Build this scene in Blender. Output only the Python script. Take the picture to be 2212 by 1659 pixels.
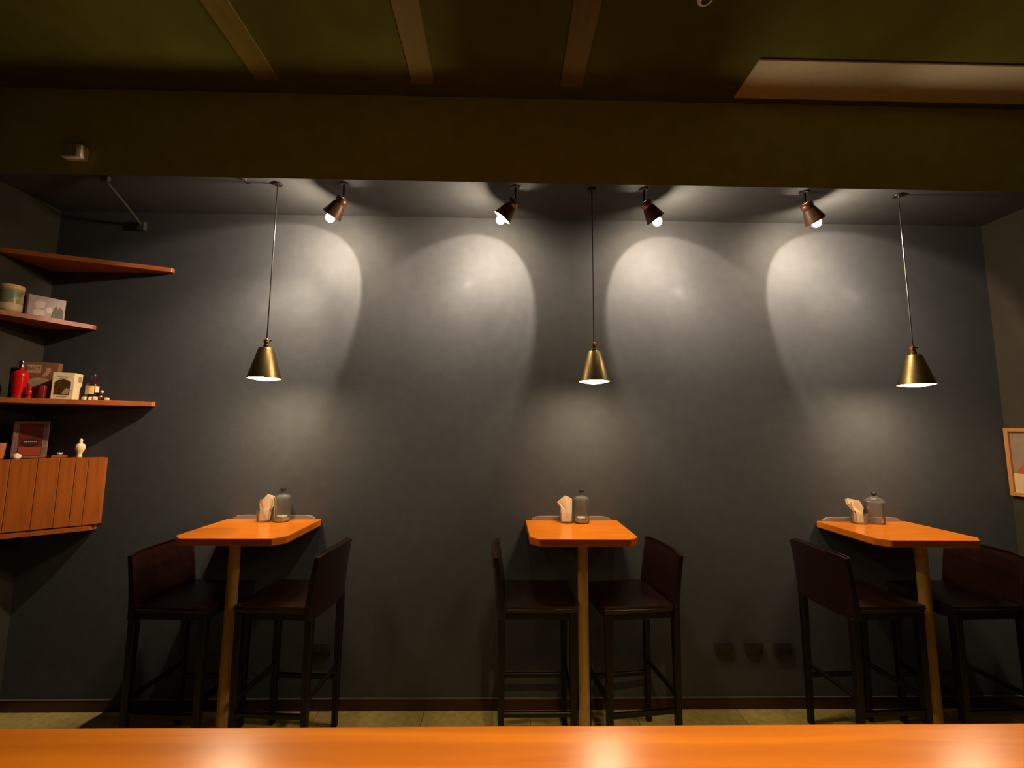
import bpy, bmesh, math, random
from mathutils import Vector, Matrix

for o in list(bpy.data.objects):
    bpy.data.objects.remove(o, do_unlink=True)
S = bpy.context.scene
C = S.collection
R = math.radians
random.seed(7)

# ------------------------------------------------------------------ camera
cam_d = bpy.data.cameras.new('camera')
cam_d.sensor_fit = 'HORIZONTAL'
cam_d.sensor_width = 36.0
cam_d.lens = 920.0 / 2212.0 * 36.0
cam_d.clip_start = 0.02
cam = bpy.data.objects.new('camera', cam_d)
C.objects.link(cam)
_p, _y, _r = R(6.17), R(1.08), R(0.433)
_f = Vector((math.sin(_y) * math.cos(_p), math.cos(_y) * math.cos(_p), math.sin(_p)))
_rt = Vector((math.cos(_y), -math.sin(_y), 0))
_up = _rt.cross(_f)
_r2 = _rt * math.cos(_r) + _up * math.sin(_r)
_u2 = -_rt * math.sin(_r) + _up * math.cos(_r)
cam.matrix_world = Matrix(((_r2.x, _u2.x, -_f.x, 0), (_r2.y, _u2.y, -_f.y, 0), (_r2.z, _u2.z, -_f.z, 1.573), (0, 0, 0, 1)))
S.camera = cam

# ------------------------------------------------------------------ world, light levels, exposure
W = bpy.data.worlds.new('night'); S.world = W
W.use_nodes = True
W.node_tree.nodes['Background'].inputs[0].default_value = (0.02, 0.016, 0.01, 1)
W.node_tree.nodes['Background'].inputs[1].default_value = 0.0
S.view_settings.view_transform = 'Standard'
S.view_settings.look = 'None'
S.view_settings.gamma = 1.0
S.view_settings.use_curve_mapping = False
S.view_settings.exposure = 0.0

PENDANT_COL = (1.0, 0.76, 0.48); PENDANT_STR = 130.0     # lit disc in each table pendant
BULB_COL = (1.0, 0.78, 0.55);    BULB_STR = 860.0        # spotlight bulbs
BEAM_COL = (1.0, 0.81, 0.64);    BEAM_W = 16.0           # spotlight wide reflector beam
# each spotlight's forward beam has its own wattage, given where it is placed
BARL_COL = (1.0, 0.72, 0.30);    BARL_STR = 4700.0        # shaded lamps over the bar, above the frame

# ------------------------------------------------------------------ materials
def mat(name, col, rough=0.5, metal=0.0, spec=0.5, emis=None, estr=0.0, trans=0.0, ior=1.45, coat=0.0,
        var=0.0, vscale=(8, 8, 8), bump=0.0, bscale=60.0):
    m = bpy.data.materials.new(name); m.use_nodes = True
    nt = m.node_tree; b = nt.nodes['Principled BSDF']
    b.inputs['Base Color'].default_value = (*col, 1)
    b.inputs['Roughness'].default_value = rough
    b.inputs['Metallic'].default_value = metal
    b.inputs['Specular IOR Level'].default_value = spec
    b.inputs['Transmission Weight'].default_value = trans
    b.inputs['IOR'].default_value = ior
    b.inputs['Coat Weight'].default_value = coat
    if emis:
        b.inputs['Emission Color'].default_value = (*emis, 1)
        b.inputs['Emission Strength'].default_value = estr
    if var or bump:
        tc = nt.nodes.new('ShaderNodeTexCoord')
    if var:
        mp = nt.nodes.new('ShaderNodeMapping'); mp.inputs['Scale'].default_value = vscale
        n = nt.nodes.new('ShaderNodeTexNoise'); n.inputs['Detail'].default_value = 5
        rp = nt.nodes.new('ShaderNodeValToRGB')
        rp.color_ramp.elements[0].position = .3; rp.color_ramp.elements[1].position = .7
        rp.color_ramp.elements[0].color = (*[c * (1 - var) for c in col], 1)
        rp.color_ramp.elements[1].color = (*[min(1, c * (1 + var)) for c in col], 1)
        nt.links.new(tc.outputs['Object'], mp.inputs[0]); nt.links.new(mp.outputs[0], n.inputs['Vector'])
        nt.links.new(n.outputs['Fac'], rp.inputs[0]); nt.links.new(rp.outputs[0], b.inputs['Base Color'])
    if bump:
        n2 = nt.nodes.new('ShaderNodeTexNoise'); n2.inputs['Scale'].default_value = bscale; n2.inputs['Detail'].default_value = 4
        bp = nt.nodes.new('ShaderNodeBump'); bp.inputs['Strength'].default_value = bump; bp.inputs['Distance'].default_value = .01
        nt.links.new(tc.outputs['Object'], n2.inputs['Vector'])
        nt.links.new(n2.outputs['Fac'], bp.inputs['Height']); nt.links.new(bp.outputs[0], b.inputs['Normal'])
    return m

def wood(name, dark, light, scale=(2, 30, 30), rough=0.35, spec=0.5, coat=0.0):
    m = bpy.data.materials.new(name); m.use_nodes = True
    nt = m.node_tree; b = nt.nodes['Principled BSDF']
    b.inputs['Roughness'].default_value = rough
    b.inputs['Specular IOR Level'].default_value = spec
    b.inputs['Coat Weight'].default_value = coat; b.inputs['Coat Roughness'].default_value = .12
    tc = nt.nodes.new('ShaderNodeTexCoord'); mp = nt.nodes.new('ShaderNodeMapping')
    mp.inputs['Scale'].default_value = scale
    n = nt.nodes.new('ShaderNodeTexNoise'); n.inputs['Scale'].default_value = 1.0
    n.inputs['Detail'].default_value = 6; n.inputs['Distortion'].default_value = .6
    rp = nt.nodes.new('ShaderNodeValToRGB')
    rp.color_ramp.elements[0].position = .32; rp.color_ramp.elements[1].position = .68
    rp.color_ramp.elements[0].color = (*dark, 1); rp.color_ramp.elements[1].color = (*light, 1)
    bp = nt.nodes.new('ShaderNodeBump'); bp.inputs['Strength'].default_value = .04; bp.inputs['Distance'].default_value = .004
    L = nt.links.new
    L(tc.outputs['Object'], mp.inputs[0]); L(mp.outputs[0], n.inputs['Vector'])
    L(n.outputs['Fac'], rp.inputs[0]); L(rp.outputs[0], b.inputs['Base Color'])
    L(n.outputs['Fac'], bp.inputs['Height']); L(bp.outputs[0], b.inputs['Normal'])
    return m

def emit(name, col, strength):
    m = bpy.data.materials.new(name); m.use_nodes = True
    nt = m.node_tree; nt.nodes.clear()
    e = nt.nodes.new('ShaderNodeEmission'); e.inputs[0].default_value = (*col, 1); e.inputs[1].default_value = strength
    o = nt.nodes.new('ShaderNodeOutputMaterial'); nt.links.new(e.outputs[0], o.inputs[0])
    return m

M = dict(
    wall=mat('slate_wall_paint', (.073, .0775, .082), .75, spec=.12, var=.07, vscale=(3, 3, 3), bump=.06, bscale=90),
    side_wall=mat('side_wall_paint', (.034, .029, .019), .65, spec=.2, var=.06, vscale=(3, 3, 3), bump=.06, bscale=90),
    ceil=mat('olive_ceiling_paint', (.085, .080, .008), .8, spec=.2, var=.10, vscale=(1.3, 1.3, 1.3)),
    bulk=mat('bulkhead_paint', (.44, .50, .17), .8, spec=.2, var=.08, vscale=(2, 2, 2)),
    grout=mat('dark_grout', (.05, .045, .03), .9),
    tile=mat('olive_floor_tile', (.36, .275, .085), .25, spec=.5, var=.18, vscale=(6, 6, 6), bump=.02, bscale=25),
    base=mat('baseboard_paint', (.05, .016, .010), .4, spec=.5, var=.2, vscale=(3, 40, 40)),
    table=wood('orange_table_wood', (.60, .158, .003), (.73, .208, .005), (3, 45, 45), .16, .4),
    tedge=wood('orange_table_edge', (.42, .12, .012), (.55, .17, .018), (3, 60, 60), .4),
    pole=wood('pale_leg_wood', (.42, .23, .05), (.52, .30, .07), (40, 40, 2.5), .4),
    bar=wood('bar_counter_wood', (.48, .135, .002), (.68, .215, .004), (1.2, 26, 26), .27, .5),
    barbase=wood('bar_front_wood', (.10, .04, .012), (.15, .06, .018), (30, 30, 2), .5),
    shelf=wood('shelf_wood', (.34, .085, .018), (.46, .125, .03), (3, 45, 45), .45),
    cab=wood('cabinet_wood', (.25, .058, .005), (.37, .092, .008), (40, 40, 2.2), .45),
    batten=wood('batten_wood', (.14, .098, .008), (.165, .112, .010), (40, 3, 40), .6),
    panel=mat('beige_ceiling_panel', (.48, .41, .27), .6, spec=.2, var=.05),
    leather=mat('dark_brown_leather', (.016, .005, .0035), .27, spec=.7, var=.25, vscale=(9, 9, 9), bump=.12, bscale=160),
    legs=mat('dark_chair_leg', (.006, .003, .0025), .45, spec=.4, var=.15, vscale=(6, 6, 30)),
    brass=mat('aged_brass', (.26, .19, .08), .38, 1.0, var=.12, vscale=(5, 5, 40)),
    gold=mat('polished_brass', (.85, .58, .18), .2, 1.0),
    shadein=mat('white_shade_inside', (.7, .66, .58), .6),
    cord=mat('black_cord', (.02, .018, .015), .25, spec=.8),
    copper=mat('copper_band', (.62, .30, .18), .35, 1.0),
    bronze=mat('brown_lamp_shade', (.16, .09, .055), .45, .3),
    black=mat('black_metal', (.02, .018, .016), .4, .4),
    glass=mat('clear_glass', (1, 1, 1), .02, trans=1.0, ior=1.45),
    stopper=mat('dark_stopper', (.03, .025, .02), .3),
    napkin=mat('cream_paper_napkin', (.90, .79, .54), .8, spec=.2, var=.05, vscale=(20, 20, 20)),
    plate=mat('dark_outlet_plate', (.022, .02, .018), .35, spec=.5),
    hole=mat('outlet_hole', (.004, .004, .004), .7),
    white=mat('white_plastic', (.80, .78, .76), .45),
    screen=mat('dark_blue_screen', (.34, .34, .42), .4),
    lcd=mat('pale_screen_mark', (.45, .47, .62), .4),
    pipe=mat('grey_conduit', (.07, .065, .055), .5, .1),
    chrome=mat('chrome', (.8, .8, .8), .15, 1.0),
    frame=wood('picture_frame_wood', (.34, .14, .035), (.42, .18, .05), (40, 40, 3), .45),
    art_bg=mat('picture_grey_ground', (.20, .14, .09), .6, var=.08, vscale=(6, 6, 6)),
    art_red=mat('picture_red_shape', (.32, .06, .025), .6, var=.2, vscale=(30, 30, 60)),
    art_cream=mat('picture_cream_shape', (.50, .34, .16), .6, var=.1, vscale=(20, 20, 20)),
    art_ochre=mat('picture_ochre_shape', (.28, .12, .025), .6, var=.2, vscale=(20, 20, 20)),
    red=mat('red_glossy_bottle', (.50, .006, .005), .18, spec=.6, coat=.4),
    darkred=mat('dark_red_glaze', (.16, .012, .012), .15, spec=.6),
    orange=mat('orange_glaze', (.45, .13, .04), .4),
    bbox=mat('brown_carton', (.22, .085, .03), .6, var=.15, vscale=(10, 10, 10)),
    bprint=mat('tan_print', (.46, .27, .16), .6),
    cream=mat('cream_carton', (.78, .62, .36), .55, var=.08, vscale=(25, 25, 25)),
    sepia=mat('sepia_print', (.36, .25, .12), .6),
    windowp=mat('dark_brown_window', (.07, .035, .012), .25, var=.4, vscale=(25, 25, 25)),
    amber=mat('dark_amber_glass', (.035, .012, .006), .12, spec=.7),
    label=mat('gold_paper_label', (.75, .50, .18), .5, var=.2, vscale=(40, 40, 10)),
    teal=None, photo=mat('grey_mauve_carton', (.42, .32, .29), .55, var=.12, vscale=(20, 20, 20)),
    photol=mat('pale_print', (.66, .54, .43), .55), photod=mat('dark_print', (.10, .07, .03), .55),
    rbox=mat('red_brown_box', (.10, .016, .008), .35, var=.25, vscale=(12, 12, 12)),
    rboxe=mat('clear_box_edge', (.17, .09, .07), .3, var=.3, vscale=(10, 10, 10)),
    rboxd=mat('black_oval_label', (.035, .008, .008), .4),
    rboxr=mat('rust_print', (.26, .04, .008), .45),
    bone=mat('cream_ceramic', (.86, .66, .36), .45),
    whitec=mat('white_ceramic', (.85, .74, .62), .3),
)
def two_tone(name, a, b_, scale):
    m = mat(name, a, .35); nt = m.node_tree; b = nt.nodes['Principled BSDF']
    tc = nt.nodes.new('ShaderNodeTexCoord'); n = nt.nodes.new('ShaderNodeTexNoise'); n.inputs['Scale'].default_value = scale
    n.inputs['Detail'].default_value = 2
    rp = nt.nodes.new('ShaderNodeValToRGB'); rp.color_ramp.elements[0].position = .45; rp.color_ramp.elements[1].position = .55
    rp.color_ramp.elements[0].color = (*a, 1); rp.color_ramp.elements[1].color = (*b_, 1)
    nt.links.new(tc.outputs['Object'], n.inputs['Vector']); nt.links.new(n.outputs['Fac'], rp.inputs[0]); nt.links.new(rp.outputs[0], b.inputs['Base Color'])
    return m
M['teal'] = two_tone('teal_and_yellow_tin', (.20, .26, .18), (.66, .44, .13), 14)
def clear_glass():
    m = bpy.data.materials.new('clear_glass'); m.use_nodes = True; nt = m.node_tree; nt.nodes.clear()
    o = nt.nodes.new('ShaderNodeOutputMaterial'); mx = nt.nodes.new('ShaderNodeMixShader')
    tr = nt.nodes.new('ShaderNodeBsdfTransparent'); tr.inputs[0].default_value = (.975, .98, .97, 1)
    gl_ = nt.nodes.new('ShaderNodeBsdfGlossy'); gl_.inputs['Roughness'].default_value = .05
    fr = nt.nodes.new('ShaderNodeFresnel'); fr.inputs[0].default_value = 1.32
    df = nt.nodes.new('ShaderNodeBsdfTranslucent'); df.inputs[0].default_value = (.95, .93, .85, 1)
    d2 = nt.nodes.new('ShaderNodeBsdfDiffuse'); d2.inputs[0].default_value = (.95, .93, .85, 1)
    ad = nt.nodes.new('ShaderNodeMixShader'); ad.inputs[0].default_value = .5
    m2 = nt.nodes.new('ShaderNodeMixShader'); m2.inputs[0].default_value = .07
    L = nt.links.new; L(fr.outputs[0], mx.inputs[0]); L(tr.outputs[0], mx.inputs[1]); L(gl_.outputs[0], mx.inputs[2])
    L(df.outputs[0], ad.inputs[1]); L(d2.outputs[0], ad.inputs[2]); L(mx.outputs[0], m2.inputs[1]); L(ad.outputs[0], m2.inputs[2]); L(m2.outputs[0], o.inputs[0])
    return m
M['glass'] = clear_glass()
M['reflect_strip'] = mat('grey_brown_reflected_light', (.26, .21, .16), .5)  # pale tone imitating pendant light thrown onto the wall
M['glassbase'] = mat('thick_glass_base', (.95, .90, .74), .3, trans=.35, ior=1.45)
E_PEND = emit('pendant_lit_disc', PENDANT_COL, PENDANT_STR)
E_BULB = emit('spot_bulb_lit', BULB_COL, BULB_STR)
E_BARL = emit('bar_lamp_lit_disc', BARL_COL, BARL_STR)

# ------------------------------------------------------------------ mesh helpers
def finish(name, bm, m, parent=None, smooth=False, loc=None):
    bmesh.ops.recalc_face_normals(bm, faces=bm.faces)
    me = bpy.data.meshes.new(name); bm.to_mesh(me); bm.free()
    me.materials.append(m)
    if smooth:
        for p in me.polygons: p.use_smooth = True
        try:
            me.set_sharp_from_angle(angle=R(40))
        except Exception: pass
    o = bpy.data.objects.new(name, me); C.objects.link(o)
    if parent: o.parent = parent
    if loc: o.location = loc
    return o

def empty(name, loc=(0, 0, 0), rz=0.0):
    o = bpy.data.objects.new(name, None); o.empty_display_size = .05; C.objects.link(o)
    o.location = loc; o.rotation_euler = (0, 0, rz); return o

def tag(o, label, cat, group=None):
    o['label'] = label; o['category'] = cat
    if group: o['group'] = group
    return o

def struct(o): o['kind'] = 'structure'; return o

def box(x0, x1, y0, y1, z0, z1, bevel=0.0, seg=2, bm=None):
    bm = bm or bmesh.new()
    r = bmesh.ops.create_cube(bm, size=1)
    vs = r['verts']
    for v in vs:
        v.co = Vector(((x0 + x1) / 2 + v.co.x * (x1 - x0), (y0 + y1) / 2 + v.co.y * (y1 - y0), (z0 + z1) / 2 + v.co.z * (z1 - z0)))
    if bevel:
        es = list({e for v in vs for e in v.link_edges})
        bmesh.ops.bevel(bm, geom=es, offset=bevel, segments=seg, affect='EDGES', profile=.5)
    return bm

def prism(poly, z0, z1, bevel=0.0, seg=1, bm=None, mtx=None):
    """polygon (x,y) extruded in z"""
    bm = bm or bmesh.new()
    a = [bm.verts.new((x, y, z0)) for x, y in poly]
    b = [bm.verts.new((x, y, z1)) for x, y in poly]
    n = len(poly); fs = [bm.faces.new(a[::-1]), bm.faces.new(b)]
    for i in range(n):
        fs.append(bm.faces.new((a[i], a[(i + 1) % n], b[(i + 1) % n], b[i])))
    if bevel:
        es = list({e for f in fs for e in f.edges})
        bmesh.ops.bevel(bm, geom=es, offset=bevel, segments=seg, affect='EDGES', profile=.5)
    if mtx is not None:
        bmesh.ops.transform(bm, matrix=mtx, verts=bm.verts)
    return bm

def lathe(prof, n=24, cap0=True, cap1=True, bm=None, phase=0.0):
    """prof: list of (r,z)"""
    bm = bm or bmesh.new(); rings = []
    for r, z in prof:
        if r < 1e-6:
            rings.append([bm.verts.new((0, 0, z))])
        else:
            rings.append([bm.verts.new((r * math.cos(2 * math.pi * i / n + phase), r * math.sin(2 * math.pi * i / n + phase), z)) for i in range(n)])
    for A, B in zip(rings, rings[1:]):
        for i in range(n):
            j = (i + 1) % n
            if len(A) == 1 and len(B) == 1: continue
            if len(A) == 1: bm.faces.new((A[0], B[j], B[i]))
            elif len(B) == 1: bm.faces.new((A[i], A[j], B[0]))
            else: bm.faces.new((A[i], A[j], B[j], B[i]))
    if cap0 and len(rings[0]) > 1: bm.faces.new(rings[0][::-1])
    if cap1 and len(rings[-1]) > 1: bm.faces.new(rings[-1])
    return bm

def tube(pts, r, n=8, bm=None):
    bm = bm or bmesh.new(); pts = [Vector(p) for p in pts]; rings = []
    for i, p in enumerate(pts):
        d = (pts[min(i + 1, len(pts) - 1)] - pts[max(i - 1, 0)]).normalized()
        a = d.orthogonal().normalized(); b = d.cross(a)
        rings.append([bm.verts.new(p + a * r * math.cos(2 * math.pi * k / n) + b * r * math.sin(2 * math.pi * k / n)) for k in range(n)])
    for A, B in zip(rings, rings[1:]):
        for k in range(n): bm.faces.new((A[k], A[(k + 1) % n], B[(k + 1) % n], B[k]))
    bm.faces.new(rings[0][::-1]); bm.faces.new(rings[-1])
    return bm

def taper(cx, cy, z0, s0, z1, s1, dx=0.0, bm=None, bevel=.003):
    bm = bm or bmesh.new()
    a = [bm.verts.new((cx + sx * s0, cy + sy * s0, z0)) for sx, sy in ((-1, -1), (1, -1), (1, 1), (-1, 1))]
    b = [bm.verts.new((cx + dx + sx * s1, cy + sy * s1, z1)) for sx, sy in ((-1, -1), (1, -1), (1, 1), (-1, 1))]
    fs = [bm.faces.new(a[::-1]), bm.faces.new(b)] + [bm.faces.new((a[i], a[(i + 1) % 4], b[(i + 1) % 4], b[i])) for i in range(4)]
    es = [e for e in {e for f in fs for e in f.edges}]
    bmesh.ops.bevel(bm, geom=es, offset=bevel, segments=1, affect='EDGES')
    return bm

def text_mesh(txt, size, m, parent, name, mtx):
    cu = bpy.data.curves.new(name, 'FONT'); cu.body = txt; cu.size = size; cu.extrude = .0004; cu.align_x = 'CENTER'; cu.align_y = 'CENTER'
    t = bpy.data.objects.new('tmp_text', cu); C.objects.link(t)
    bpy.context.view_layer.update()
    me = bpy.data.meshes.new_from_object(t.evaluated_get(bpy.context.evaluated_depsgraph_get()))
    bpy.data.objects.remove(t, do_unlink=True)
    me.transform(mtx); me.materials.clear(); me.materials.append(m)
    o = bpy.data.objects.new(name, me); C.objects.link(o); o.parent = parent
    return o

def copy_tree(o, parent=None):
    c = o.copy(); C.objects.link(c); c.parent = parent
    for ch in list(o.children):
        copy_tree(ch, c)
    return c

XL, XR, YB, YF, ZC, ZS, YS = -2.79, 3.11, 2.60, -1.60, 3.42, 2.92, 2.20
T = .12
# ------------------------------------------------------------------ the room
struct(finish('wall_back', box(XL - T, XR + T, YB, YB + T, -.05, ZC + .1), M['wall']))
struct(finish('wall_left', box(XL - T, XL, YF, YB, -.05, ZC + .1), M['side_wall']))
struct(finish('wall_right', box(XR, XR + T, YF, YB, -.05, ZC + .1), M['side_wall']))
struct(finish('wall_front', box(XL - T, XR + T, YF - T, YF, -.05, ZC + .1), M['side_wall']))
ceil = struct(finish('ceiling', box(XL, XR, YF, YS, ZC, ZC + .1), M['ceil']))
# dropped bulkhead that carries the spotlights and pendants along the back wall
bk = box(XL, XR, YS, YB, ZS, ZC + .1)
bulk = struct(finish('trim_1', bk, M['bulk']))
bulk.data.materials.append(M['wall'])
for p in bulk.data.polygons:
    if p.normal.z < -.9: p.material_index = 1
for i, x in enumerate((-1.27, -.445, .345)):
    o = finish('ceiling_batten', box(x - .062, x + .062, YF + .01, 2.10, ZC - .012, ZC + .001, .003, 1), M['batten'], ceil)
finish('ceiling_panel', box(1.255, XR - .02, 1.905, 2.15, ZC - .012, ZC + .001, .003, 1), M['panel'], ceil, )['label'] = 'beige panel'

floor = struct(finish('floor', box(XL, XR, YF, YB, -.06, -.006), M['grout']))
tw, td = (XR - XL) / 10, .6
tile_bm = box(-tw / 2 + .0015, tw / 2 - .0015, -td / 2 + .0015, td / 2 - .0015, -.012, 0, .0015, 1)
t0 = finish('tile', tile_bm, M['tile'], floor)
k = 0
for i in range(10):
    for j in range(7):
        if k == 0: o = t0
        else:
            o = t0.copy(); C.objects.link(o); o.parent = floor
        o.location = (XL + tw * (i + .5), YB - td * (j + .5), random.uniform(-.0006, .0006)); k += 1

bbk = struct(finish('baseboard_back', box(XL, XR, YB - .014, YB, 0, .058, .002, 1), M['base']))
finish('top_highlight', box(XL, XR, YB - .015, YB, .058, .063, .001, 1), M['pipe'], bbk)  # lighter strip, paints the highlight along the top of the baseboard
struct(finish('baseboard_left', box(XL, XL + .014, YF, YB - .014, 0, .062, .004, 2), M['base']))
struct(finish('baseboard_right', box(XR - .014, XR, YF, YB - .014, 0, .062, .004, 2), M['base']))

# ------------------------------------------------------------------ bar in the foreground
bw = finish('bar_worktop', box(-2.0, 2.3, .22, .787, 1.025, 1.073, .008, 3), M['bar'], smooth=True)
tag(bw, 'long glossy orange wooden bar top across the bottom of the picture', 'counter')
bb = empty('bar_counter', (0, 0, 0))
tag(bb, 'dark plank bar front hidden below the orange worktop', 'bar front')
finish('frame', box(-1.95, 2.25, .30, .70, .0, 1.025), M['black'], bb)
pl = None
for i in range(14):
    x = -1.95 + i * .3
    if pl is None:
        pl = finish('plank', box(.002, .298, 0, .018, .01, 1.02, .003, 1), M['barbase'], bb); o = pl
    else:
        o = pl.copy(); C.objects.link(o); o.parent = bb
    o.location = (x, .70, 0)

# ------------------------------------------------------------------ wall tables
TX = (-1.338, .408, 2.157)
def make_table():
    t = empty('bar_table')
    hw, c, yb, yf = .272, .048, 2.597, 2.15
    poly = [(-hw, yb), (-hw, yf + c), (-hw + c, yf), (hw - c, yf), (hw, yf + c), (hw, yb)]
    top = finish('tabletop', prism(poly, 1.007, 1.044, .0025, 1), M['table'], t)
    finish('leg', lathe([(.030, 0), (.030, .012), (.0275, .02), (.026, .97), (.026, 1.007)], 24), M['pole'], t, True).location = (0, 2.235, 0)
    # rounded strip behind the top, stands in for lamp light reflected on the wall
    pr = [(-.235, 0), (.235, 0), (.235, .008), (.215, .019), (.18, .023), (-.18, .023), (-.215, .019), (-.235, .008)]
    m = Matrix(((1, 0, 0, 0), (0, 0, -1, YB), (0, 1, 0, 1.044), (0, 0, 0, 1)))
    finish('reflected_light_strip', prism(pr, .0, .016, 0, 1, None, m), M['reflect_strip'], t)
    finish('mounting_bracket', box(-.2, .2, 2.56, 2.598, .985, 1.007, .002, 1), M['black'], t)
    return t
tb = make_table()
tables = [tb, copy_tree(tb), copy_tree(tb)]
for t, x, l in zip(tables, TX, (
        'orange chamfered wall table nearest the corner shelves, on one round pale leg',
        'orange chamfered wall table in the middle of the three, on one round pale leg',
        'orange chamfered wall table nearest the framed picture, on one round pale leg')):
    t.location = (x, 0, 0); tag(t, l, 'table', 'orange wall tables')

# ------------------------------------------------------------------ bar chairs
def make_chair():
    c = empty('bar_chair')
    # padded seat, gently domed
    bm = bmesh.new(); nx, ny = 8, 8; g = {}
    for i in range(nx + 1):
        for j in range(ny + 1):
            u, v = i / nx * 2 - 1, j / ny * 2 - 1
            x, y = .002 + u * .172, v * .182
            e = max(abs(u), abs(v)); z = .752 - .016 * e ** 4 + (.004 if e < .6 else 0)
            g[i, j] = (bm.verts.new((x, y, z)), bm.verts.new((x * .985, y * .985, .705)))
    for i in range(nx):
        for j in range(ny):
            bm.faces.new([g[a][0] for a in ((i, j), (i + 1, j), (i + 1, j + 1), (i, j + 1))])
            bm.faces.new([g[a][1] for a in ((i, j + 1), (i + 1, j + 1), (i + 1, j), (i, j))])
    rim = [(i, 0) for i in range(nx)] + [(nx, j) for j in range(ny)] + [(i, ny) for i in range(nx, 0, -1)] + [(0, j) for j in range(ny, 0, -1)]
    for a, b in zip(rim, rim[1:] + rim[:1]):
        bm.faces.new((g[a][0], g[a][1], g[b][1], g[b][0]))
    seat = finish('seat', bm, M['leather'], c, True)
    finish('seat_piping', tube([(-.166, -.183, .722), (.174, -.183, .722), (.174, .183, .722), (-.166, .183, .722), (-.166, -.183, .722)], .0035, 6), M['leather'], seat, True)
    # curved low backrest
    bm = bmesh.new(); ny, nz = 10, 8; g = {}
    for j in range(ny + 1):
        for k in range(nz + 1):
            v = j / ny * 2 - 1; w = k / nz
            top = .972 - .010 * abs(v) ** 6
            z = .675 + (top - .675) * w
            x = -.186 - .034 * w ** 1.5 - .018 * (1 - v * v)
            h = .019 - .005 * w - (.004 if k in (0, nz) or j in (0, ny) else 0)
            g[j, k] = (bm.verts.new((x + h, v * .188, z)), bm.verts.new((x - h, v * .188, z)))
    for j in range(ny):
        for k in range(nz):
            q = ((j, k), (j + 1, k), (j + 1, k + 1), (j, k + 1))
            bm.faces.new([g[a][0] for a in q]); bm.faces.new([g[a][1] for a in q[::-1]])
    rim = [(j, 0) for j in range(ny)] + [(ny, k) for k in range(nz)] + [(j, nz) for j in range(ny, 0, -1)] + [(0, k) for k in range(nz, 0, -1)]
    for a, b in zip(rim, rim[1:] + rim[:1]):
        bm.faces.new((g[a][0], g[a][1], g[b][1], g[b][0]))
    back = finish('backrest', bm, M['leather'], c, True)
    finish('seam', tube([(-.206 - .018 * (1 - v * v) , v * .186, .972 - .010 * abs(v) ** 6 + .0045) for v in [i / 6 - 1 for i in range(13)]], .003, 6), M['leather'], back, True)
    finish('seat_frame', box(-.17, .166, -.168, .168, .668, .706, .004, 1), M['legs'], c)
    for sx, tx, dx in ((-.19, .68, -.0), (.152, .70, 0)):
        for sy in (-.162, .162):
            finish('leg', taper(sx, sy, 0, .0135, tx, .0175), M['legs'], c)
    finish('footrest', box(.142, .162, -.15, .15, .29, .315, .003, 1), M['legs'], c)
    for sy in (-.162, .162):
        finish('stretcher', box(-.178, .140, sy - .009, sy + .009, .235, .258, .003, 1), M['legs'], c)
    finish('stretcher', box(-.199, -.181, -.15, .15, .30, .322, .003, 1), M['legs'], c)
    return c
ch = make_chair()
spots_ = [(-1.544, 2.315, R(-3), 'dark brown leather bar chair on the shelf side of the table nearest the shelves'),
          (-1.085, 2.315, R(180 - 4), 'dark brown leather bar chair on the right side of the table nearest the shelves'),
          (.190, 2.315, R(0), 'dark brown leather bar chair on the left side of the middle table'),
          (.640, 2.315, R(180 + 7), 'dark brown leather bar chair on the right side of the middle table, back catching light'),
          (1.885, 2.315, R(3), 'dark brown leather bar chair on the left side of the table nearest the picture'),
          (2.364, 2.315, R(180 + 2), 'dark leather bar chair almost lost in shadow beyond the table nearest the picture')]
for i, (x, y, a, l) in enumerate(spots_):
    o = ch if i == 0 else copy_tree(ch)
    o.location = (x, y, 0); o.rotation_euler = (0, 0, a); tag(o, l, 'chair', 'leather bar chairs at the wall tables')

# ------------------------------------------------------------------ table pendants
def make_pendant():
    p = empty('pendant_lamp')                     # origin at the rim plane
    top = ZS - 1.832
    finish('canopy', lathe([(.022, top - .010), (.025, top - .004), (.025, top)], 24), M['black'], p, True)
    finish('cord', tube([(0, 0, .19), (0.0005, 0, .5), (0, .0005, .8), (0, 0, top - .01)], .0034, 8), M['cord'], p, True)
    cap = finish('cap', lathe([(.016, .163), (.016, .178), (.0125, .181), (.0125, .196), (.017, .199), (.017, .206), (.008, .212), (.005, .216)], 20), M['gold'], p, True)
    finish('thumbscrew', tube([(.012, 0, .203), (.026, 0, .203)], .004, 8), M['gold'], cap, True)
    prof = [(.080, 0), (.082, 0), (.081, .004), (.037, .158), (.033, .164), (.012, .164), (.012, .161), (.031, .161), (.0345, .156), (.0785, .004), (.080, 0)]
    finish('shade', lathe(prof, 40, False, False), M['brass'], p, True)
    finish('lit_disc', lathe([(.0, -.010), (.03, -.0085), (.06, -.003), (.077, .004), (.077, .010), (.0, .010)], 32, False, False), E_PEND, p)
    return p
pd = make_pendant()
for i, (x, l) in enumerate(((-1.262, 'brass cone pendant lamp hanging over the table nearest the shelves'),
                            (.482, 'brass cone pendant lamp hanging over the middle table'),
                            (2.232, 'brass cone pendant lamp hanging over the table nearest the picture'))):
    o = pd if i == 0 else copy_tree(pd)
    o.location = (x, 2.25, 1.832); tag(o, l, 'pendant lamp', 'brass pendants over the wall tables')

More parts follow.
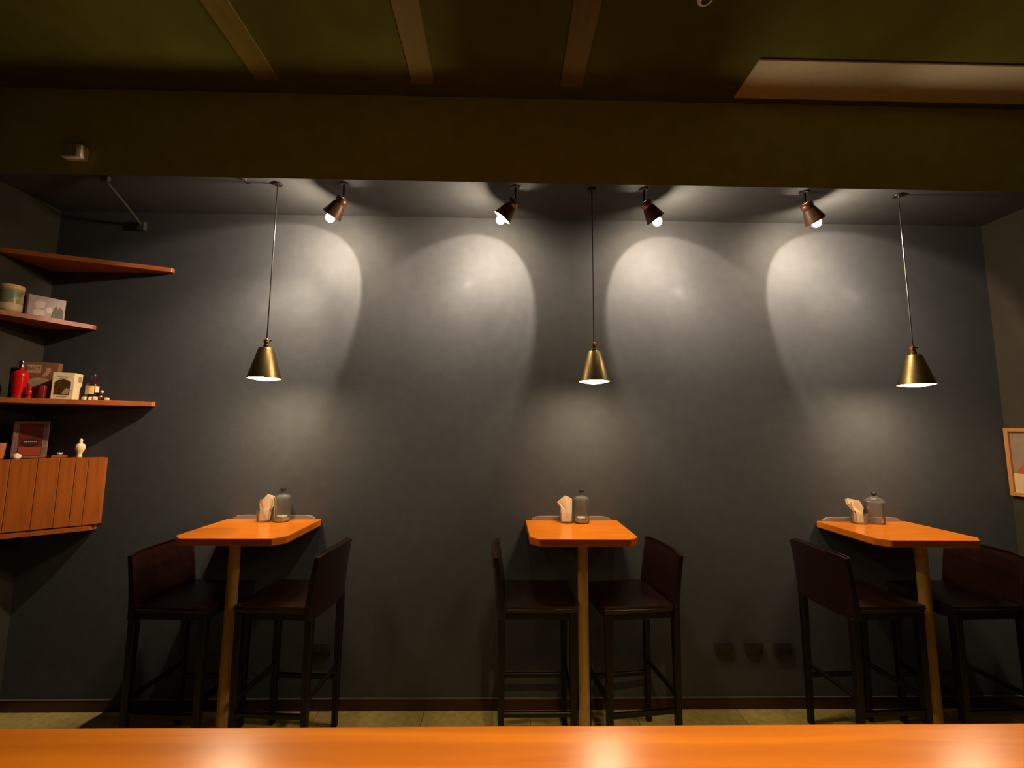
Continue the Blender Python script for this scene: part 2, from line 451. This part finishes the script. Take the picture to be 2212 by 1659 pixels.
# ------------------------------------------------------------------ ceiling spotlights
def beam_profile(ld, d, hd):
    """reflector photometry: stronger away from the near edge, faint rings like a faceted reflector, a small hot core"""
    ld.use_nodes = True; nt = ld.node_tree; L = nt.links.new
    em = next(n for n in nt.nodes if n.type == 'EMISSION')
    g = nt.nodes.new('ShaderNodeNewGeometry')
    def mth(op, a, b=None, c=None, clamp=False):
        n = nt.nodes.new('ShaderNodeMath'); n.operation = op; n.use_clamp = clamp
        for i, v in enumerate((a, b, c)):
            if v is None: continue
            if isinstance(v, (int, float)): n.inputs[i].default_value = v
            else: L(v, n.inputs[i])
        return n.outputs[0]
    def dot(v):
        n = nt.nodes.new('ShaderNodeVectorMath'); n.operation = 'DOT_PRODUCT'; L(g.outputs['Normal'], n.inputs[0]); n.inputs[1].default_value = v
        return n.outputs['Value']
    flat_ = mth('MINIMUM', mth('MAXIMUM', mth('MULTIPLY_ADD', dot((0, 0, -1)), 1.35, 1.45), .85), 2.3)
    flat_ = mth('MULTIPLY', flat_, mth('SUBTRACT', 1.72, dot((0, 1, 0))))
    ang = mth('ARCCOSINE', mth('MINIMUM', mth('ABSOLUTE', dot(tuple(d))), .99999))
    ring = mth('MULTIPLY_ADD', mth('SINE', mth('MULTIPLY', mth('POWER', ang, 3.0), 46.0)), .055, 1.0)
    hang = mth('ARCCOSINE', mth('MINIMUM', mth('ABSOLUTE', dot(tuple(hd))), .99999))
    h2 = mth('MULTIPLY', hang, hang)
    core = mth('ADD', mth('MULTIPLY', mth('EXPONENT', mth('MULTIPLY', h2, -420.0)), .75), mth('MULTIPLY', mth('EXPONENT', mth('MULTIPLY', h2, -9.0)), .45))
    L(mth('MULTIPLY', flat_, mth('ADD', ring, core)), em.inputs['Strength'])

def make_spot(x, zt, side, aim, main_w, hot):
    s = empty('ceiling_spotlight', (x, 2.24, ZS))
    finish('mount', lathe([(.022, -.008), (.025, -.005), (.025, 0)], 24), M['black'], s, True)
    finish('stem', tube([(0, 0, -.009), (0, 0, zt - ZS + .005)], .0065, 10), M['black'], s, True)
    axis = Vector((side * .60, .22, -.76)).normalized()
    q = Vector((0, 0, -1)).rotation_difference(axis).to_matrix().to_4x4()
    head = empty('lamp_head_pivot')
    mt = Matrix.Translation((0, 0, zt - ZS)) @ q
    bpy.data.objects.remove(head, do_unlink=True)
    def part(name, prof, m, n=28, c0=True, c1=True):
        bm = lathe(prof, n, c0, c1); bmesh.ops.transform(bm, matrix=mt, verts=bm.verts)
        return finish(name, bm, m, s, True)
    part('knuckle', [(.0, .010), (.008, .008), (.011, 0), (.008, -.006), (0, -.008)], M['black'], 14)
    sh = part('lamp_shade', [(.014, -.002), (.029, -.004), (.030, -.010), (.030, -.040), (.032, -.043), (.053, -.118), (.0515, -.118), (.029, -.044), (.027, -.012), (.014, -.008), (.014, -.002)], M['bronze'], 32, False, False)
    bm = lathe([(.0308, -.012), (.0316, -.013), (.0316, -.037), (.0308, -.038)], 32, False, False); bmesh.ops.transform(bm, matrix=mt, verts=bm.verts)
    finish('copper_band', bm, M['copper'], sh, True)
    # protruding round bulb on a neck
    rb = .024; cz = -.133
    prof = [(0.012, -.05), (.013, -.118)] + [(rb * math.sin(a), cz + rb * math.cos(a)) for a in [R(32 + i * 148 / 9) for i in range(10)]]
    prof[-1] = (0, cz - rb)
    part('bulb', prof, E_BULB, 20, True, False)
    ld = bpy.data.lights.new('spot_beam', 'SPOT'); ld.energy = BEAM_W; ld.color = BEAM_COL
    ld.spot_size = R(96); ld.spot_blend = .16; ld.shadow_soft_size = .004
    lo = bpy.data.objects.new('spot_beam', ld); C.objects.link(lo); lo.parent = s
    d = Vector((side * aim, .78, -.52)).normalized()
    beam_profile(ld, d, Vector((side * hot[0], .78, hot[1])).normalized())
    b0 = mt @ Vector((0, 0, cz))
    lo.location = b0 + d * (rb + .006)
    lo.rotation_euler = Vector((0, 0, -1)).rotation_difference(d).to_euler()
    ld = bpy.data.lights.new('forward_beam', 'SPOT'); ld.energy = main_w; ld.color = BULB_COL
    ld.spot_size = R(76); ld.spot_blend = 1.0; ld.shadow_soft_size = .015
    lo = bpy.data.objects.new('forward_beam', ld); C.objects.link(lo); lo.parent = s
    lo.location = b0 + axis * (rb + .018)
    lo.rotation_euler = Vector((0, 0, -1)).rotation_difference(axis).to_euler()
    return s
for x, zt, side, aim, mw, hot, l in ((-.893, 2.838, -1, .60, 75, (1.16, -.98), 'brown ceiling spotlight nearest the shelves, tilted to the left'),
                       (.052, 2.842, -1, .30, 20, (.50, -.62), 'brown ceiling spotlight left of centre, second from the shelves'),
                       (.774, 2.848, 1, .30, 20, (.60, -.71), 'brown ceiling spotlight right of centre, tilted right, third from the shelves'),
                       (1.684, 2.856, 1, .54, 26, (1.10, -.75), 'brown ceiling spotlight nearest the right-hand wall, tilted to the right')):
    tag(make_spot(x, zt, side, aim, mw, hot), l, 'spotlight', 'spotlights on the dropped ceiling')

# ------------------------------------------------------------------ shaded lamps over the bar (above the frame)
def make_bar_lamp():
    g = empty('bar_lamp'); top = ZC - 2.35
    finish('canopy', lathe([(.04, top - .028), (.045, top - .017), (.045, top - .012)], 20), M['black'], g, True)
    finish('cord', tube([(0, 0, .19), (0, 0, .5), (0, 0, top - .02)], .0034, 6), M['cord'], g, True)
    finish('cap', lathe([(.016, .163), (.016, .185), (.008, .20)], 16), M['gold'], g, True)
    prof = [(.096, -.04), (.098, -.04), (.092, .0), (.037, .158), (.033, .164), (.012, .164), (.012, .161), (.031, .161), (.0345, .156), (.090, .0), (.096, -.04)]
    finish('shade', lathe(prof, 32, False, False), M['brass'], g, True)
    finish('lit_disc', lathe([(.0, .055), (.022, .055), (.022, .058), (.0, .058)], 28, False, False), E_BARL, g)
    return g
gl = make_bar_lamp()
gl.location = (.345, .48, 2.35); tag(gl, 'brass cone lamp hanging over the middle of the bar top', 'pendant lamp')

# ------------------------------------------------------------------ corner shelves and cabinet
def corner_shelf(name, xr, yl, z0, z1, label):
    poly = [(XL + .001, YB - .001), (XL + .001, yl), (XL + .02, yl), (xr - .004, YB - .026), (xr, YB - .02), (xr, YB - .001)]
    o = finish(name, prism(poly, z0, z1, .0015, 1), M['shelf'])
    return tag(o, label, 'shelf', 'corner shelves')
corner_shelf('corner_shelf', -2.053, 2.30, 2.524, 2.551, 'empty triangular wooden corner shelf, topmost of the three')
corner_shelf('corner_shelf', -2.492, 2.03, 2.161, 2.187, 'wooden corner shelf holding the yellow tin, middle of the three')
corner_shelf('corner_shelf', -2.092, 2.23, 1.697, 1.725, 'wooden corner shelf holding the red bottle and cream box')

cab = empty('corner_cabinet', (0, 0, 0))
tag(cab, 'orange plank corner cabinet hung on the wall below the shelves', 'cabinet')
A, B = Vector((-2.334, 2.575)), Vector((-2.775, 2.235))
n_ = Vector((B.y - A.y, A.x - B.x)).normalized()
if n_.y > 0: n_ = -n_
ins = -n_ * .016
poly = [(XL + .001, YB - .001), (XL + .001, B.y + .01), (B.x + ins.x, B.y + ins.y), (A.x + ins.x - .004, A.y + ins.y), (A.x - .004, YB - .001)]
finish('body', prism(poly, 1.018, 1.393, 0), M['cab'], cab)
d_ = (A - B); Lw = d_.length; d_.normalize(); ang = math.atan2(d_.y, d_.x)
widths = [.098, .092, .10, .085, .062, .052, .068]; sc = Lw / sum(widths); u = 0
for w in widths:
    w *= sc
    o = finish('plank', box(.0008, w - .0008, 0, .016, 1.016, 1.397, .0015, 1), M['cab'], cab)
    o.location = (B.x + d_.x * u, B.y + d_.y * u, random.uniform(-.0008, .0008)); o.rotation_euler = (0, 0, ang); u += w
sx = .03
pa = A - d_ * .034; pp = [(XL + .001, YB - .001), (XL + .001, B.y + .012), (B.x + ins.x * .2, B.y + ins.y * .2), (pa.x + ins.x * .2, pa.y + ins.y * .2), (pa.x, YB - .001)]
finish('shadow_gap', prism([(x - .02 if x > XL + .01 else x, y + .014 if y < YB - .01 else y) for x, y in pp], 1.009, 1.019), M['hole'], cab)
finish('plinth', prism(pp, .984, 1.010, .001, 1), M['cab'], cab)

# ------------------------------------------------------------------ things on the shelves
def thing(name, loc, rz, label, cat, group=None):
    return tag(empty(name, loc, rz), label, cat, group)
FRONT = Matrix(((1, 0, 0, 0), (0, 0, -1, 0), (0, 1, 0, 0), (0, 0, 0, 1)))   # xy drawing -> standing in the xz plane, facing -y
def flat(parent, name, poly, m, y, th=.0008, off=(0, 0)):
    mt = Matrix.Translation((off[0], y, off[1])) @ FRONT
    return finish(name, prism(poly, 0, th, 0, 1, None, mt), m, parent)
def oval(rx, rz, n=20): return [(rx * math.cos(2 * math.pi * i / n), rz * math.sin(2 * math.pi * i / n)) for i in range(n)]
def rect(x0, x1, z0, z1): return [(x0, z0), (x1, z0), (x1, z1), (x0, z1)]

# tin on the middle shelf
t = thing('round_tin', (-2.695, 2.311, 2.187), R(40), 'yellow and teal printed round tin on the middle corner shelf', 'tin')
finish('body', lathe([(.049, 0), (.050, .004), (.050, .128), (.049, .130)], 32), M['teal'], t, True)
finish('lid', lathe([(.0505, .126), (.052, .128), (.052, .146), (.049, .150)], 32), M['label'], t, True)
finish('label_band', lathe([(.0503, .012), (.0507, .013), (.0507, .045), (.0503, .046)], 32, False, False), M['cream'], t, True)
# printed carton
t = thing('printed_carton', (-2.620, 2.418, 2.187), R(63.7), 'grey mauve printed carton beside the yellow tin', 'box')
finish('carton', box(-.076, .076, -.030, .030, 0, .116, .002, 1), M['photo'], t)
flat(t, 'print', [(-.045, .045), (-.012, .05), (-.008, .082), (-.03, .092), (-.05, .075)], M['photol'], -.0302)
flat(t, 'print', [(-.05, .004), (-.006, .006), (-.008, .038), (-.036, .042), (-.056, .028)], M['photol'], -.0302)
flat(t, 'print', [(.018, .004), (.068, .004), (.068, .05), (.052, .072), (.044, .056), (.036, .074), (.026, .05)], M['photod'], -.0302)
flat(t, 'print', oval(.014, .018), M['photol'], -.0302, .0009, (.008, .042))

# red bottle
t = thing('red_bottle', (-2.650, 2.368, 1.725), 0, 'glossy red bottle with a silver cap on the lowest corner shelf', 'bottle')
finish('body', lathe([(.021, 0), (.024, .004), (.025, .03), (.030, .09), (.033, .125), (.030, .140), (.018, .150), (.010, .154), (.010, .170)], 28), M['red'], t, True)
finish('cap', lathe([(.0115, .166), (.0125, .168), (.0125, .180), (.0105, .184), (.0125, .188), (.0125, .202), (.010, .206)], 20), M['chrome'], t, True)
# brown carton behind
t = thing('brown_carton', (-2.652, 2.478, 1.725), R(20), 'brown carton with tan lettering standing behind the red bottle', 'box')
finish('carton', box(-.078, .078, -.018, .018, 0, .212, .002, 1), M['bbox'], t)
flat(t, 'name_label', rect(-.058, .002, .150, .196), M['bprint'], -.0182)
text_mesh('BALT', .026, M['bbox'], t, 'lettering', Matrix.Translation((-.028, -.0194, .175)) @ FRONT)
flat(t, 'print', oval(.047, .026, 28), M['bprint'], -.0182, .0008, (.0, .098))
flat(t, 'print', oval(.036, .019, 28), M['sepia'], -.0186, .0010, (.008, .098))
flat(t, 'print', [(.018, .128), (.034, .142), (.046, .165), (.042, .184), (.026, .180), (.024, .160), (.010, .140)], M['bprint'], -.0182)
# small red ornament and dark glass
t = thing('red_ornament', (-2.600, 2.376, 1.725), 0, 'tiny shiny red ornament between red bottle and dark glass', 'ornament')
finish('foot', lathe([(.013, 0), (.014, .006), (.008, .012)], 18), M['red'], t, True)
finish('bowl', lathe([(.007, .011), (.014, .020), (.017, .032), (.013, .044), (.010, .048)], 18), M['red'], t, True)
finish('knob', lathe([(.009, .047), (.012, .056), (.010, .066), (0, .070)], 18, True, False), M['red'], t, True)
t = thing('dark_glass', (-2.556, 2.398, 1.725), 0, 'small dark red glass in front of the brown carton', 'glass')
finish('bowl', lathe([(.017, .0), (.021, .004), (.024, .03), (.025, .072), (.023, .072), (.022, .03), (.018, .008), (0, .008)], 24, True, False), M['darkred'], t, True)
# cream carton with a window
t = thing('cream_carton', (-2.478, 2.453, 1.725), R(22), 'cream carton with a dark arched window on the lowest shelf', 'box')
finish('carton', box(-.047, .047, -.0425, .0425, 0, .149, .0015, 1), M['cream'], t)
arch = [(-.034, .024), (.030, .024), (.031, .096), (.022, .106), (0, .111), (-.022, .106), (-.034, .094)]
flat(t, 'window', arch, M['windowp'], -.0427)
flat(t, 'print', [(-.002, .03), (.026, .03), (.028, .058), (.016, .064), (.006, .05)], M['sepia'], -.0435)
flat(t, 'print', rect(-.026, .022, .122, .127), M['sepia'], -.0427)
flat(t, 'print', rect(-.020, .016, .114, .117), M['sepia'], -.0427)
flat(t, 'print', rect(-.024, .020, .012, .016), M['sepia'], -.0427)
flat(t, 'print', rect(.034, .042, .050, .053), M['sepia'], -.0427)
flat(t, 'print', rect(.034, .042, .038, .041), M['sepia'], -.0427)
finish('side_label', box(.0470, .0478, -.005, .03, .10, .132), M['sepia'], t)
# dark bottle with gold label
t = thing('amber_bottle', (-2.393, 2.516, 1.725), R(35), 'dark amber bottle with a gold paper label beside the cream carton', 'bottle')
finish('body', lathe([(.029, 0), (.031, .004), (.031, .088), (.024, .104), (.012, .112), (.010, .136)], 28), M['amber'], t, True)
finish('cap', lathe([(.011, .132), (.012, .134), (.012, .150), (.010, .153)], 18), M['stopper'], t, True)
def arc_label(parent, r, a0, a1, z0, z1, m):
    bm = bmesh.new(); N = 12; A_ = []
    for i in range(N + 1):
        a = R(a0 + (a1 - a0) * i / N)
        A_.append((bm.verts.new((r * math.cos(a), r * math.sin(a), z0)), bm.verts.new((r * math.cos(a), r * math.sin(a), z1)),
                   bm.verts.new(((r - .0006) * math.cos(a), (r - .0006) * math.sin(a), z0)), bm.verts.new(((r - .0006) * math.cos(a), (r - .0006) * math.sin(a), z1))))
    for p, q in zip(A_, A_[1:]):
        bm.faces.new((p[0], q[0], q[1], p[1])); bm.faces.new((p[2], p[3], q[3], q[2])); bm.faces.new((p[1], q[1], q[3], p[3])); bm.faces.new((p[0], p[2], q[2], q[0]))
    for p in (A_[0], A_[-1]): bm.faces.new((p[0], p[1], p[3], p[2]))
    return finish('label', bm, m, parent, True)
arc_label(t, .0318, -160, -70, .036, .083, M['label'])
arc_label(t, .0318, -62, -25, .046, .083, M['cream'])
# tiny pieces in front of it
t = thing('small_figure', (-2.335, 2.512, 1.725), 0, 'tiny dark figure with two pale knobs at the shelf end', 'ornament')
finish('body', lathe([(.010, 0), (.011, .004), (.007, .02), (.009, .036), (.006, .044)], 16), M['amber'], t, True)
finish('head', lathe([(0.004, .042), (.008, .049), (.007, .057), (0, .060)], 16, True, False), M['bone'], t, True)
finish('button', lathe([(0, .018), (.005, .020), (.006, .024), (.004, .028), (0, .029)], 12, False, False), M['bone'], t, True, (.003, -.008, 0))
for (x, y, a, s, l) in ((-2.385, 2.462, 10, 1.0, 'tiny cream cube below the gold label, nearest the cream carton'),
                        (-2.364, 2.476, 50, 1.0, 'tiny cream cube second from the cream carton'),
                        (-2.345, 2.486, 30, 1.15, 'tiny cream cube third from the cream carton, the largest'),
                        (-2.303, 2.512, 20, 1.05, 'tiny cream cube alone at the shelf end')):
    h = .0085 * s
    o = finish('cream_cube', box(-h, h, -h, h, 0, 2 * h, .0025, 2), M['bone'], None, True)
    o.location = (x, y, 1.725); o.rotation_euler = (0, 0, R(a)); tag(o, l, 'cube', 'tiny cream cubes on the shelf')

# on the cabinet
ZT = 1.3975
t = thing('red_gift_box', (-2.652, 2.462, ZT), R(44), 'dark red gift box with a black oval label on the corner cabinet', 'box')
finish('box_body', box(-.068, .068, -.018, .018, 0, .205, .004, 2), M['rboxe'], t)
flat(t, 'front_panel', rect(-.044, .046, .012, .19), M['rbox'], -.0182)
flat(t, 'lower_print', rect(-.042, .044, .014, .062), M['rboxr'], -.0192)
flat(t, 'oval_label', oval(.034, .024, 28), M['rboxd'], -.0202, .0010, (.002, .088))
for i in range(7):
    flat(t, 'print', rect(-.024 + i * .0075, -.019 + i * .0075, .088, .092 + .002 * (i % 2)), M['bprint'], -.0208)
t = thing('orange_cup', (-2.712, 2.372, ZT), 0, 'small orange cup on the cabinet left of the red gift box', 'cup')
finish('body', lathe([(.016, 0), (.018, .004), (.023, .085), (.021, .085), (.016, .008), (0, .008)], 20, True, False), M['orange'], t, True)
t = thing('white_pot', (-2.640, 2.392, ZT), 0, 'tiny white lidded pot in front of the red gift box', 'pot')
finish('pot', lathe([(.012, 0), (.017, .006), (.018, .014), (.017, .018)], 20), M['whitec'], t, True)
finish('lid', lathe([(.018, .018), (.018, .021), (.010, .026), (.004, .027), (.004, .031), (0, .032)], 20, True, False), M['whitec'], t, True)
t = thing('wooden_tray', (-2.537, 2.517, ZT), R(40), 'little dark wooden tray near the middle of the cabinet top', 'tray')
finish('base', box(-.032, .032, -.025, .025, 0, .006, .001, 1), M['cab'], t)
for a in ((-.032, .032, -.025, -.021), (-.032, .032, .021, .025), (-.032, -.028, -.021, .021), (.028, .032, -.021, .021)):
    finish('rim', box(*a, .006, .015, .0008, 1), M['cab'], t)
t = thing('white_flower_ornament', (-2.537, 2.517, ZT + .006), 0, 'tiny white flower shaped ornament in the wooden tray', 'ornament')
finish('stem', lathe([(.007, 0), (.005, .004), (.004, .012)], 12), M['whitec'], t, True)
for i in range(5):
    a = i * 72
    bm = lathe([(0, .0), (.004, .004), (.005, .010), (.002, .017), (0, .018)], 8, False, False)
    bmesh.ops.transform(bm, matrix=Matrix.Translation((0, 0, .010)) @ Matrix.Rotation(R(a), 4, 'Z') @ Matrix.Rotation(R(48), 4, 'Y'), verts=bm.verts)
    finish('petal', bm, M['whitec'], t, True)
t = thing('cream_figurine', (-2.449, 2.540, ZT), 0, 'cream ceramic figurine with a slim neck at the cabinet corner', 'figurine')
finish('body', lathe([(.011, 0), (.013, .004), (.010, .016), (.014, .030), (.021, .044), (.023, .060), (.020, .072), (.011, .080)], 22), M['bone'], t, True)
finish('neck', lathe([(.009, .078), (.0075, .086), (.0085, .098), (.006, .106), (0, .107)], 18, True, False), M['bone'], t, True)

# ------------------------------------------------------------------ things on the tables
NAPS = {0: [(-.033, 0), (.031, 0), (.035, .060), (.046, .086), (.049, .138), (.021, .144), (-.012, .115), (-.038, .112), (-.051, .093), (-.036, .060)],
        1: [(-.031, 0), (.030, 0), (.033, .060), (.034, .126), (.012, .138), (-.011, .145), (-.032, .128), (-.053, .110), (-.036, .085), (-.034, .060)],
        2: [(-.030, 0), (.032, 0), (.035, .060), (.0485, .086), (.011, .106), (-.011, .126), (-.074, .138), (-.072, .113), (-.050, .077), (-.035, .060)]}
def tumbler(loc, label):
    t = thing('glass_tumbler', loc, 0, label, 'glass', 'napkin glasses')
    finish('tumbler_wall', lathe([(.040, .007), (.044, .060), (.042, .060), (.038, .007)], 28, False, False), M['glass'], t, True)
    finish('tumbler_base', lathe([(.038, 0), (.040, .002), (.040, .007), (.038, .0068)], 28), M['glass'], t, True)
    return t
def napkins(loc, which, rz, label):
    t = thing('napkin_bundle', loc, rz, label, 'napkins', 'paper napkins in the table glasses')
    for i, (s, dy, sk) in enumerate(((.80, -.012, 0), (.78, -.004, 5), (.74, .004, -5), (.72, .012, 7))):
        bm = bmesh.new()
        pts = NAPS[which]
        top = []
        for x, z in pts:
            top.append((x * (1 - .05 * abs(i - 1.2)), z * (1 - .04 * i) + .0))
        # folded sheet: two slightly bowed layers
        def layer(y):
            return [bm.verts.new((x, y + .016 * (abs(x) / .05) ** 2 * (1 if i < 2 else -.3) + .06 * max(0, z - .05) * (-.25 + .12 * i), z)) for x, z in top]
        a, b = layer(dy), layer(dy + .0035)
        ca = bm.verts.new((0, dy, .055)); cb = bm.verts.new((0, dy + .0035, .055))
        n = len(top)
        for q in range(n):
            bm.faces.new((a[q], a[(q + 1) % n], ca)); bm.faces.new((b[(q + 1) % n], b[q], cb))
            bm.faces.new((a[(q + 1) % n], a[q], b[q], b[(q + 1) % n]))
        bmesh.ops.transform(bm, matrix=Matrix.Rotation(R(sk), 4, 'Z'), verts=bm.verts)
        finish('napkin', bm, M['napkin'], t)
    return t
TT = 1.0442
tumbler((-1.362, 2.533, TT), 'clear tumbler holding napkins on the table nearest the shelves')
tumbler((.370, 2.533, TT), 'clear tumbler holding napkins on the middle table')
tumbler((2.095, 2.533, TT), 'clear tumbler holding napkins on the table nearest the picture')
napkins((-1.362, 2.533, TT + .0075), 0, R(-18), 'rounded cream paper napkins standing on the table nearest the shelves')
napkins((.370, 2.533, TT + .0075), 1, R(4), 'peaked cream paper napkins standing on the middle table')
napkins((2.095, 2.533, TT + .0075), 2, R(22), 'cream paper napkins leaning sideways on the table nearest the picture')

def decanter(loc, rz, label, n=8):
    t = thing('glass_decanter', loc, rz, label, 'bottle', 'glass decanters on the tables')
    k = 1 / math.cos(math.pi / n)
    outer = [(.038, 0), (.042, .004), (.042, .132), (.036, .145), (.017, .151), (.015, .155), (.015, .166), (.018, .168), (.018, .172)]
    inner = [(.014, .172), (.0125, .156), (.033, .141), (.038, .130), (.0385, .003), (0, .0025)]
    prof = [(r * k if z < .147 else r, z) for r, z in outer] + [(r * k if .010 < z < .147 and r > .02 else r, z) for r, z in inner]
    b = finish('body', lathe(prof, n, True, False, None, math.pi / n), M['glass'], t)
    finish('thick_base', lathe([(.036, .004), (.0405, .008), (.040, .020), (.034, .030), (.020, .022), (0, .020)], n, True, False, None, math.pi / n), M['glassbase'], t)
    finish('stopper', lathe([(.011, .160), (.0115, .173), (.016, .175), (.017, .181), (.014, .187), (.006, .189), (0, .1895)], 18, True, False), M['stopper'], t, True)
    return t
decanter((-1.266, 2.533, TT), R(8), 'faceted clear glass decanter on the table nearest the shelves', 8)
decanter((.456, 2.526, TT), R(2), 'faceted clear glass decanter on the middle table', 8)
t = thing('glass_jar', (2.192, 2.530, TT), 0, 'clear glass jar with a conical lid on the table nearest the picture', 'jar')
finish('jar_body', lathe([(.041, 0), (.044, .004), (.044, .118), (.042, .124), (.040, .124), (.041, .117), (.040, .010), (0, .008)], 28, True, False), M['glass'], t, True)
finish('lid', lathe([(.050, .125), (.050, .130), (.034, .143), (.020, .152), (.012, .158), (.008, .160)], 28, True, True), M['glass'], t, True)
finish('lid_knob', lathe([(.006, .158), (.012, .166), (.014, .174), (.010, .181), (0, .183)], 18, True, False), M['stopper'], t, True)

# ------------------------------------------------------------------ outlets on the back wall
def outlet(x, label):
    t = thing('wall_outlet', (x, YB - .0005, .325), 0, label, 'outlet', 'dark outlets low on the wall')
    finish('plate', box(-.050, .050, -.011, 0, -.032, .032, .003, 2), M['plate'], t, True)
    for sx in (-.022, .022):
        s = finish('socket', lathe([(.015, 0), (.015, .0012), (.0, .0012)], 20, True, False), M['plate'], t)
        s.matrix_local = Matrix.Translation((sx, -.011, 0)) @ Matrix.Rotation(R(90), 4, 'X')
        for hx in (-.005, .005):
            h = finish('slot', box(hx - .0015, hx + .0015, -.004, .004, .0012, .0016), M['hole'], s)
    return t
outlet(1.289, 'dark wall outlet nearest the middle table, left of three')
outlet(1.466, 'dark wall outlet in the middle of the row of three')
outlet(1.631, 'dark wall outlet nearest the right-hand table, right of three')
outlet(-1.022, 'lone dark wall outlet behind the chair legs at the table nearest the shelves')

# ------------------------------------------------------------------ small fittings near the ceiling
t = thing('emergency_box', (-2.305, YS, 2.992), 0, 'small white box with a dark blue face on the dropped ceiling front', 'device')
finish('housing', box(-.050, .052, -.045, 0, 0, .073, .005, 2), M['white'], t, True)
finish('face', box(-.046, .028, -.0462, -.045, .005, .068), M['screen'], t)
flat(t, 'light_mark', [(-.022, .040), (.006, .040), (-.004, .054), (-.012, .054)], M['lcd'], -.0464)
t = thing('conduit_pipe', (0, 0, 0), 0, 'thin grey conduit slanting to the wall above the top corner shelf', 'pipe')
finish('pipe', tube([(-2.272, 2.575, 2.83), (-2.21, 2.39, 2.862), (-2.165, 2.205, 2.902)], .008, 10), M['pipe'], t, True)
finish('wall_bracket', box(-2.295, -2.250, 2.575, 2.599, 2.795, 2.850, .003, 1), M['pipe'], t)
finish('ceiling_bracket', box(-2.185, -2.145, 2.203, 2.225, 2.89, 2.92, .002, 1), M['pipe'], t)
t = thing('cable_clip', (-1.425, 2.215, ZS), 0, 'small shiny clip under the dropped ceiling edge, left of the first pendant', 'clip')
finish('base', lathe([(.010, -.004), (.014, -.002), (.014, 0)], 16), M['chrome'], t, True)
finish('hook', tube([(0, 0, -.003), (.004, 0, -.012), (.014, 0, -.020), (.026, 0, -.022), (.034, 0, -.016)], .0045, 8), M['chrome'], t, True)
t = thing('smoke_detector', (.845, 1.615, ZC), 0, 'small pale round detector at the top edge of the ceiling', 'detector')
finish('body', lathe([(.020, -.020), (.032, -.013), (.034, 0)], 24), M['white'], t, True)
finish('grille', lathe([(.014, -.023), (.019, -.019)], 20), M['plate'], t, True)

# ------------------------------------------------------------------ framed picture on the right wall
t = thing('framed_picture', (XR, 2.590, 1.200), R(-90), 'wooden framed picture with a red shape on the right-hand wall', 'picture')
# local x runs along the wall towards the camera (world -y), local -y faces into the room
Wd, Hh, fw = .56, .407, .022
for nme, a in (('frame_side', (0, fw, 0, Hh)), ('frame_side', (Wd - fw, Wd, 0, Hh)), ('frame_rail', (fw, Wd - fw, 0, fw)), ('frame_rail', (fw, Wd - fw, Hh - fw, Hh))):
    finish(nme, box(a[0], a[1], -.024, -.001, a[2], a[3], .002, 1), M['frame'], t)
pic = finish('picture_sheet', box(fw, Wd - fw, -.010, -.002, fw, Hh - fw), M['art_bg'], t)
flat(pic, 'cream_area', rect(fw, Wd - fw, fw, .135), M['art_cream'], -.0102)
flat(pic, 'ochre_shape', [(.075, .06), (.20, .05), (.30, .058), (.31, .085), (.20, .105), (.09, .095)], M['art_ochre'], -.0112)
flat(pic, 'red_shape', [(.045, .135), (.33, .135), (.335, .16), (.30, .19), (.18, .205), (.08, .19), (.047, .16)], M['art_red'], -.0112)
